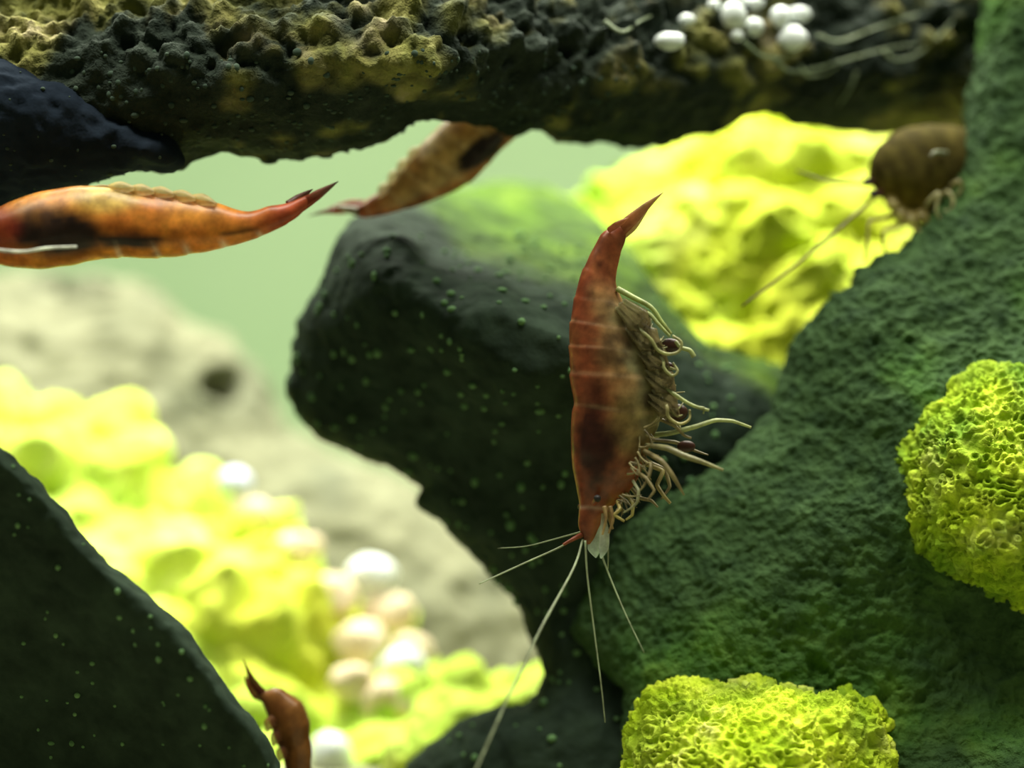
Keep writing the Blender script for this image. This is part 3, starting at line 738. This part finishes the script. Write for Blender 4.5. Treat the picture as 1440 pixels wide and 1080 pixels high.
# ---- 2. the shrimp on its back under the left end of the overhang
def shrimp_left():
    st = [(442, 281, 432, 274), (422, 301, 408, 284), (401, 317, 380, 290), (364, 333, 343, 297), (317, 348, 300, 284), (264, 358, 250, 276), (222, 362, 205, 270), (170, 361, 165, 265), (130, 366, 127, 261), (90, 373, 85, 266),
          (50, 377, 45, 273), (0, 372, 0, 290), (-45, 358, -38, 305), (-75, 345, -72, 318), (-100, 336, -98, 326)]
    y0 = -.28
    base = at(180, 330, y0)
    r = root('shrimp', base, 'orange shrimp lying on its back beneath the blue-black haze stone, tail outstretched')
    segs = [0, .13, .21, .285, .355, .425, .50, .58, 1.0001]
    def colour(s, ct, px, py, P):
        n = fbm(P * 5, 3, 15); n2 = fbm(P * 14, 2, 16)
        c = mixc(np.array([.78, .34, .045]), np.array([.64, .17, .03]), np.clip(.35 + .8 * n, 0, 1))
        c = mixc_arr(c, RED * 1.25, sstep(330, 400, px))
        c = mixc_arr(c, np.array([.72, .50, .10]), (1 - sstep(.4, 1.1, np.hypot((px - 150) / 60, (py - 278) / 26))) * .9)
        dk = (1 - sstep(.55, 1.05, np.hypot((px - 75) / 88, (py - 325 - .12 * (px - 75)) / 44)))
        dk = np.maximum(dk, 1 - sstep(.6, 1.1, np.hypot((px - 180) / 62, (py - 338) / 13)))
        dk = np.maximum(dk, .8 * (1 - sstep(.6, 1.1, np.hypot((px - 335) / 30, (py - 326 + .2 * (px - 335)) / 5))))
        c = mixc_arr(c, np.array([.030, .016, .010]), dk * (1.0 + .5 * n))
        c = mixc_arr(c, np.array([.26, .03, .012]), (1 - sstep(.4, 1.2, np.hypot((px + 5) / 40, (py - 320) / 45))) * .8)
        for q in (.21, .285, .355, .425, .50):
            c = mixc_arr(c, np.array([.85, .72, .5]), np.exp(-((s - q) / .006) ** 2) * sstep(.55, .95, ct) * .9)
        return c * (1 + .3 * n2)[:, None]
    body_mesh('body', st, y0, segs, colour, M['shell'], r, base, wf=.7)
    blade('tail_fan_blade', [at(425, 288, y0), at(445, 275, y0 - .03), at(462, 264, y0 - .03), at(476, 255, y0 - .03)], [.04, .035, .018, .002], .012, M['shell_thin'], r, base, RED, col2=(.06, .04, .03))
    blade('tail_fan_blade', [at(405, 288, y0), at(420, 279, y0 + .05), at(432, 271, y0 + .06), at(440, 266, y0 + .06)], [.03, .03, .015, .002], .012, M['shell_thin'], r, base, DRED, col2=(.1, .04, .02))
    blade('telson', [at(420, 292, y0), at(438, 283, y0 + .05), at(452, 275, y0 + .08)], [.04, .025, .004], .02, M['shell'], r, base, RED)
    for k, (xa, ya, xb, yb) in enumerate(((150, 268, 190, 262), (180, 270, 218, 267), (208, 273, 246, 271), (238, 277, 276, 277), (266, 281, 304, 284))):
        blade('swimmeret', [at(xa, ya + 6, y0), at((xa + xb) / 2, (ya + yb) / 2, y0 - .05), at(xb, yb + 3, y0 - .06)], [.06, .05, .012], .03, M['membrane'], r, base, (.62, .45, .12), col2=(.7, .6, .3))
    for k in range(4):
        xa = 120 - 30 * k
        tube('walking_leg', [at(xa, 272 + 3 * k, y0), at(xa + 14, 263 + 4 * k, y0 - .03), at(xa + 32, 262 + 3.5 * k, y0 - .03), at(xa + 48, 268 + 3 * k, y0 - .02)], .012, .006, M['shell'], r, base, (.5, .36, .14), n=24)
    for sd in (-1, 1):
        tube('eyestalk', [at(-66, 335, y0 + sd * .05), at(-72, 340, y0 + sd * .16)], .035, .03, M['shell'], r, base, DRED)
        ball('eye', at(-73, 341, y0 + sd * .18), .03, M['eye'], r, base)
    tube('antenna', [at(-92, 330, y0), at(-75, 338, y0 - .28), at(-20, 349, y0 - .36), at(30, 354, y0 - .37), at(65, 349, y0 - .36), at(108, 347, y0 - .36)], .014, .009, M['shell'], r, base, (.75, .78, .66), n=40)
    tube('antenna', [at(-92, 330, y0), at(-130, 322, y0 - .1), at(-190, 300, y0 - .2)], .012, .005, M['shell'], r, base, PALE)
shrimp_left()

# ---- 3. the shrimp climbing up behind the overhang
def shrimp_behind():
    st = [(492, 300, 488, 291), (508, 305, 502, 288), (524, 306, 515, 282), (570, 294, 543, 262), (617, 278, 566, 236), (660, 257, 588, 208), (691, 226, 622, 174), (718, 199, 655, 150), (745, 172, 690, 118, .1), (772, 140, 722, 92, .25), (795, 108, 750, 72, .45), (812, 84, 780, 62, .6), (822, 66, 808, 56, .7)]
    y0 = 1.5
    base = at(620, 240, y0)
    r = root('shrimp', base, 'translucent tan shrimp with a dark saddle, half hidden behind the overhang')
    segs = [0, .16, .25, .33, .41, .48, .55, 1.0001]
    def colour(s, ct, px, py, P):
        n = fbm(P * 5, 3, 25); n2 = fbm(P * 13, 2, 26)
        c = mixc(np.array([.56, .44, .18]), np.array([.54, .32, .12]), np.clip(.4 + .8 * n, 0, 1))
        c = mixc_arr(c, np.array([.55, .18, .06]), sstep(.45, .98, ct) * .75)
        c = mixc_arr(c, RED, (1 - sstep(500, 560, px)) * .8)
        u = (px - 676) * .60 + (py - 213) * .80; v = (px - 676) * .80 - (py - 213) * .60
        dk = (1 - sstep(.6, 1.05, np.hypot(u / 20, v / 50)))
        for q in segs[1:-1]:
            c = mixc_arr(c, np.array([.8, .66, .36]), np.exp(-((s - q) / .007) ** 2) * .4)
        c = mixc_arr(c, np.array([.02, .013, .01]), dk * 1.2)
        return c * (1 + .35 * n2)[:, None]
    body_mesh('body', st, y0, segs, colour, M['shell'], r, base, wf=.62)
    blade('tail_fan_blade', [at(500, 294, y0), at(478, 296, y0 - .03), at(455, 298, y0 - .03), at(434, 304, y0 - .03)], [.03, .03, .016, .002], .012, M['shell_thin'], r, base, RED, col2=(.1, .06, .03))
    blade('tail_fan_blade', [at(512, 288, y0), at(492, 288, y0 + .05), at(472, 292, y0 + .06), at(455, 297, y0 + .06)], [.04, .04, .025, .004], .012, M['shell_thin'], r, base, RED, col2=(.4, .3, .2))
    blade('telson', [at(506, 298, y0), at(488, 294, y0 - .05), at(470, 290, y0 - .06)], [.04, .03, .006], .02, M['shell'], r, base, (.6, .58, .42))
    for k, (xa, ya) in enumerate(((548, 262), (562, 244), (575, 228), (590, 212))):
        blade('swimmeret', [at(xa + 6, ya + 6, y0), at(xa - 8, ya + 4, y0 - .04), at(xa - 16, ya + 16, y0 - .05)], [.06, .05, .012], .03, M['membrane'], r, base, (.42, .34, .14), col2=(.5, .42, .2))
shrimp_behind()

# ---- 4. the shrimp diving behind the lower left boulder
def shrimp_low():
    st = [(366, 972, 360, 976), (376, 970, 366, 984), (392, 968, 372, 996), (420, 984, 380, 1018), (434, 1010, 388, 1042), (437, 1040, 398, 1064), (438, 1072, 402, 1090), (436, 1110, 400, 1122), (432, 1150, 398, 1152), (424, 1185, 400, 1182), (415, 1210, 406, 1209)]
    y0 = .9
    base = at(412, 1060, y0)
    r = root('shrimp', base, 'small rust-brown shrimp diving behind the slanting boulder, only its rear showing')
    def colour(s, ct, px, py, P):
        n = fbm(P * 5, 3, 35)
        c = mixc(np.array([.20, .075, .018]), np.array([.30, .13, .03]), np.clip(.4 + .8 * n, 0, 1))
        return c
    body_mesh('body', st, y0, [0, .2, .3, .4, .5, .6, 1.0001], colour, M['shell'], r, base, wf=.7, n=110)
    blade('tail_fan_blade', [at(372, 978, y0), at(358, 962, y0 - .03), at(350, 946, y0 - .03), at(342, 927, y0 - .03)], [.03, .032, .016, .002], .012, M['shell_thin'], r, base, DRED * .7, col2=DRED * .7)
    blade('tail_fan_blade', [at(372, 980, y0), at(360, 974, y0 + .05), at(350, 962, y0 + .06), at(345, 950, y0 + .06)], [.04, .045, .025, .004], .012, M['shell_thin'], r, base, DRED, col2=RED * .5)
    for (xa, ya) in ((384, 1010), (392, 1030), (400, 1052)):
        blade('swimmeret', [at(xa + 6, ya, y0 - .04), at(xa - 4, ya + 8, y0 - .06), at(xa - 8, ya + 18, y0 - .06)], [.05, .05, .012], .03, M['membrane'], r, base, (.3, .12, .04))
shrimp_low()

# ---- 5. the olive shrimp on the mossy slope
def shrimp_right():
    st = [(1440, 222, 1440, 230, 1.5), (1425, 205, 1428, 232, 1.25), (1400, 192, 1405, 238, .9), (1372, 184, 1378, 248, .5), (1338, 178, 1352, 266, .15), (1302, 176, 1326, 288, 0), (1268, 184, 1298, 306, -.08), (1244, 198, 1274, 304, -.14), (1230, 216, 1250, 284, -.18), (1225, 238, 1236, 268, -.2), (1226, 252, 1230, 261, -.22)]
    y0 = 2.0
    base = at(1290, 320, y0)
    r = root('shrimp', base, 'dark olive shrimp seen head-on at the top of the mossy slope')
    def colour(s, ct, px, py, P):
        n = fbm(P * 5, 3, 45)
        c = mixc(np.array([.065, .052, .011]), np.array([.11, .088, .019]), np.clip(.4 + .8 * n, 0, 1))
        c = mixc_arr(c, np.array([.30, .22, .04]), sstep(.1, -.95, ct) * sstep(.45, .7, s) * .9)
        lines = .5 + .5 * np.sin(s * 70)
        return c * (.8 + .35 * lines)[:, None]
    body_mesh('body', st, y0, [0, .1, .2, .3, .4, .48, 1.0001], colour, M['shell_matte'], r, base, wf=.72, n=120)
    for (xa, ya, xb, yb) in ((1266, 288, 1272, 318), (1280, 296, 1290, 324), (1296, 294, 1306, 316), (1256, 276, 1262, 300)):
        blade('mouthpart', [at(xa, ya, y0 - .22), at((xa + xb) / 2 - 3, (ya + yb) / 2, y0 - .3), at(xb, yb, y0 - .3)], [.05, .06, .015], .03, M['membrane'], r, base, (.34, .26, .06), col2=(.42, .36, .12))
    for (x, yy, dy) in ((1222, 256, -.24), (1231, 272, -.3)):
        tube('eyestalk', [at(x + 8, yy, y0 + dy + .05), at(x - 2, yy, y0 + dy)], .035, .03, M['shell'], r, base, (.08, .03, .015))
        ball('eye', at(x - 3, yy, y0 + dy), .034, M['eye'], r, base)
    for pts, a, b_ in (([(1224, 258, -.2), (1200, 257, -.25), (1166, 255, -.3), (1120, 240, -.3)], .018, .008), ([(1232, 276, -.22), (1215, 291, -.3), (1170, 330, -.5), (1110, 380, -.7), (1044, 430, -.9)], .018, .009)):
        tube('antenna', [at(p[0], p[1], y0 + p[2]) for p in pts], a, b_, M['shell'], r, base, (.16, .11, .03), n=36)
    for pts, c in (([(1268, 296, -.1), (1245, 306, -.3), (1223, 312, -.4), (1220, 340, -.42), (1216, 368, -.4)], (.4, .36, .1)),
                   ([(1276, 304, -.1), (1262, 318, -.3), (1244, 324, -.38), (1242, 340, -.38), (1246, 356, -.35)], (.4, .36, .1)),
                   ([(1288, 304, -.1), (1290, 322, -.3), (1304, 332, -.3), (1320, 344, -.25)], (.42, .4, .14)),
                   ([(1300, 300, -.1), (1306, 284, -.35), (1320, 272, -.4), (1316, 296, -.4), (1322, 308, -.38)], (.5, .47, .22)),
                   ([(1310, 292, -.1), (1330, 270, -.3), (1340, 282, -.35), (1336, 296, -.35), (1326, 296, -.35)], (.5, .47, .22)),
                   ([(1322, 280, -.1), (1345, 256, -.3), (1352, 262, -.3), (1346, 276, -.3)], (.4, .36, .16)),
                   ([(1330, 215, -.3), (1316, 214, -.42), (1308, 220, -.44)], (.22, .24, .15))):
        tube('walking_leg', [at(p[0], p[1], y0 + p[2]) for p in pts], .022, .010, M['shell'], r, base, c, n=26)
shrimp_right()

# ------------------------------------------------------------------ algae strands on the overhang
for pts in ([(1085, 80), (1110, 100), (1150, 96), (1190, 84), (1250, 68), (1290, 62)], [(1045, 58), (1070, 78), (1100, 82), (1120, 72)], [(1125, 92), (1135, 106), (1160, 104), (1180, 92)],
            [(1205, 100), (1195, 125), (1180, 148)], [(1150, 50), (1180, 58), (1230, 40), (1290, 20)], [(1240, 70), (1262, 84), (1300, 70), (1340, 30)], [(850, 30), (875, 45), (900, 30), (930, 15)]):
    P = [at(x, y, float(FRONT['ledge'](np.array([x]), np.array([y]))[0]) - .08 - .03 * (k % 2)) for k, (x, y) in enumerate(pts)]
    base = lbase
    tube('algae_strand', P, .016, .007, M['strand'], led, lbase, (.4, .5, .3), n=40)

for o in bpy.data.objects:
    if '_n' in o: del o['_n']
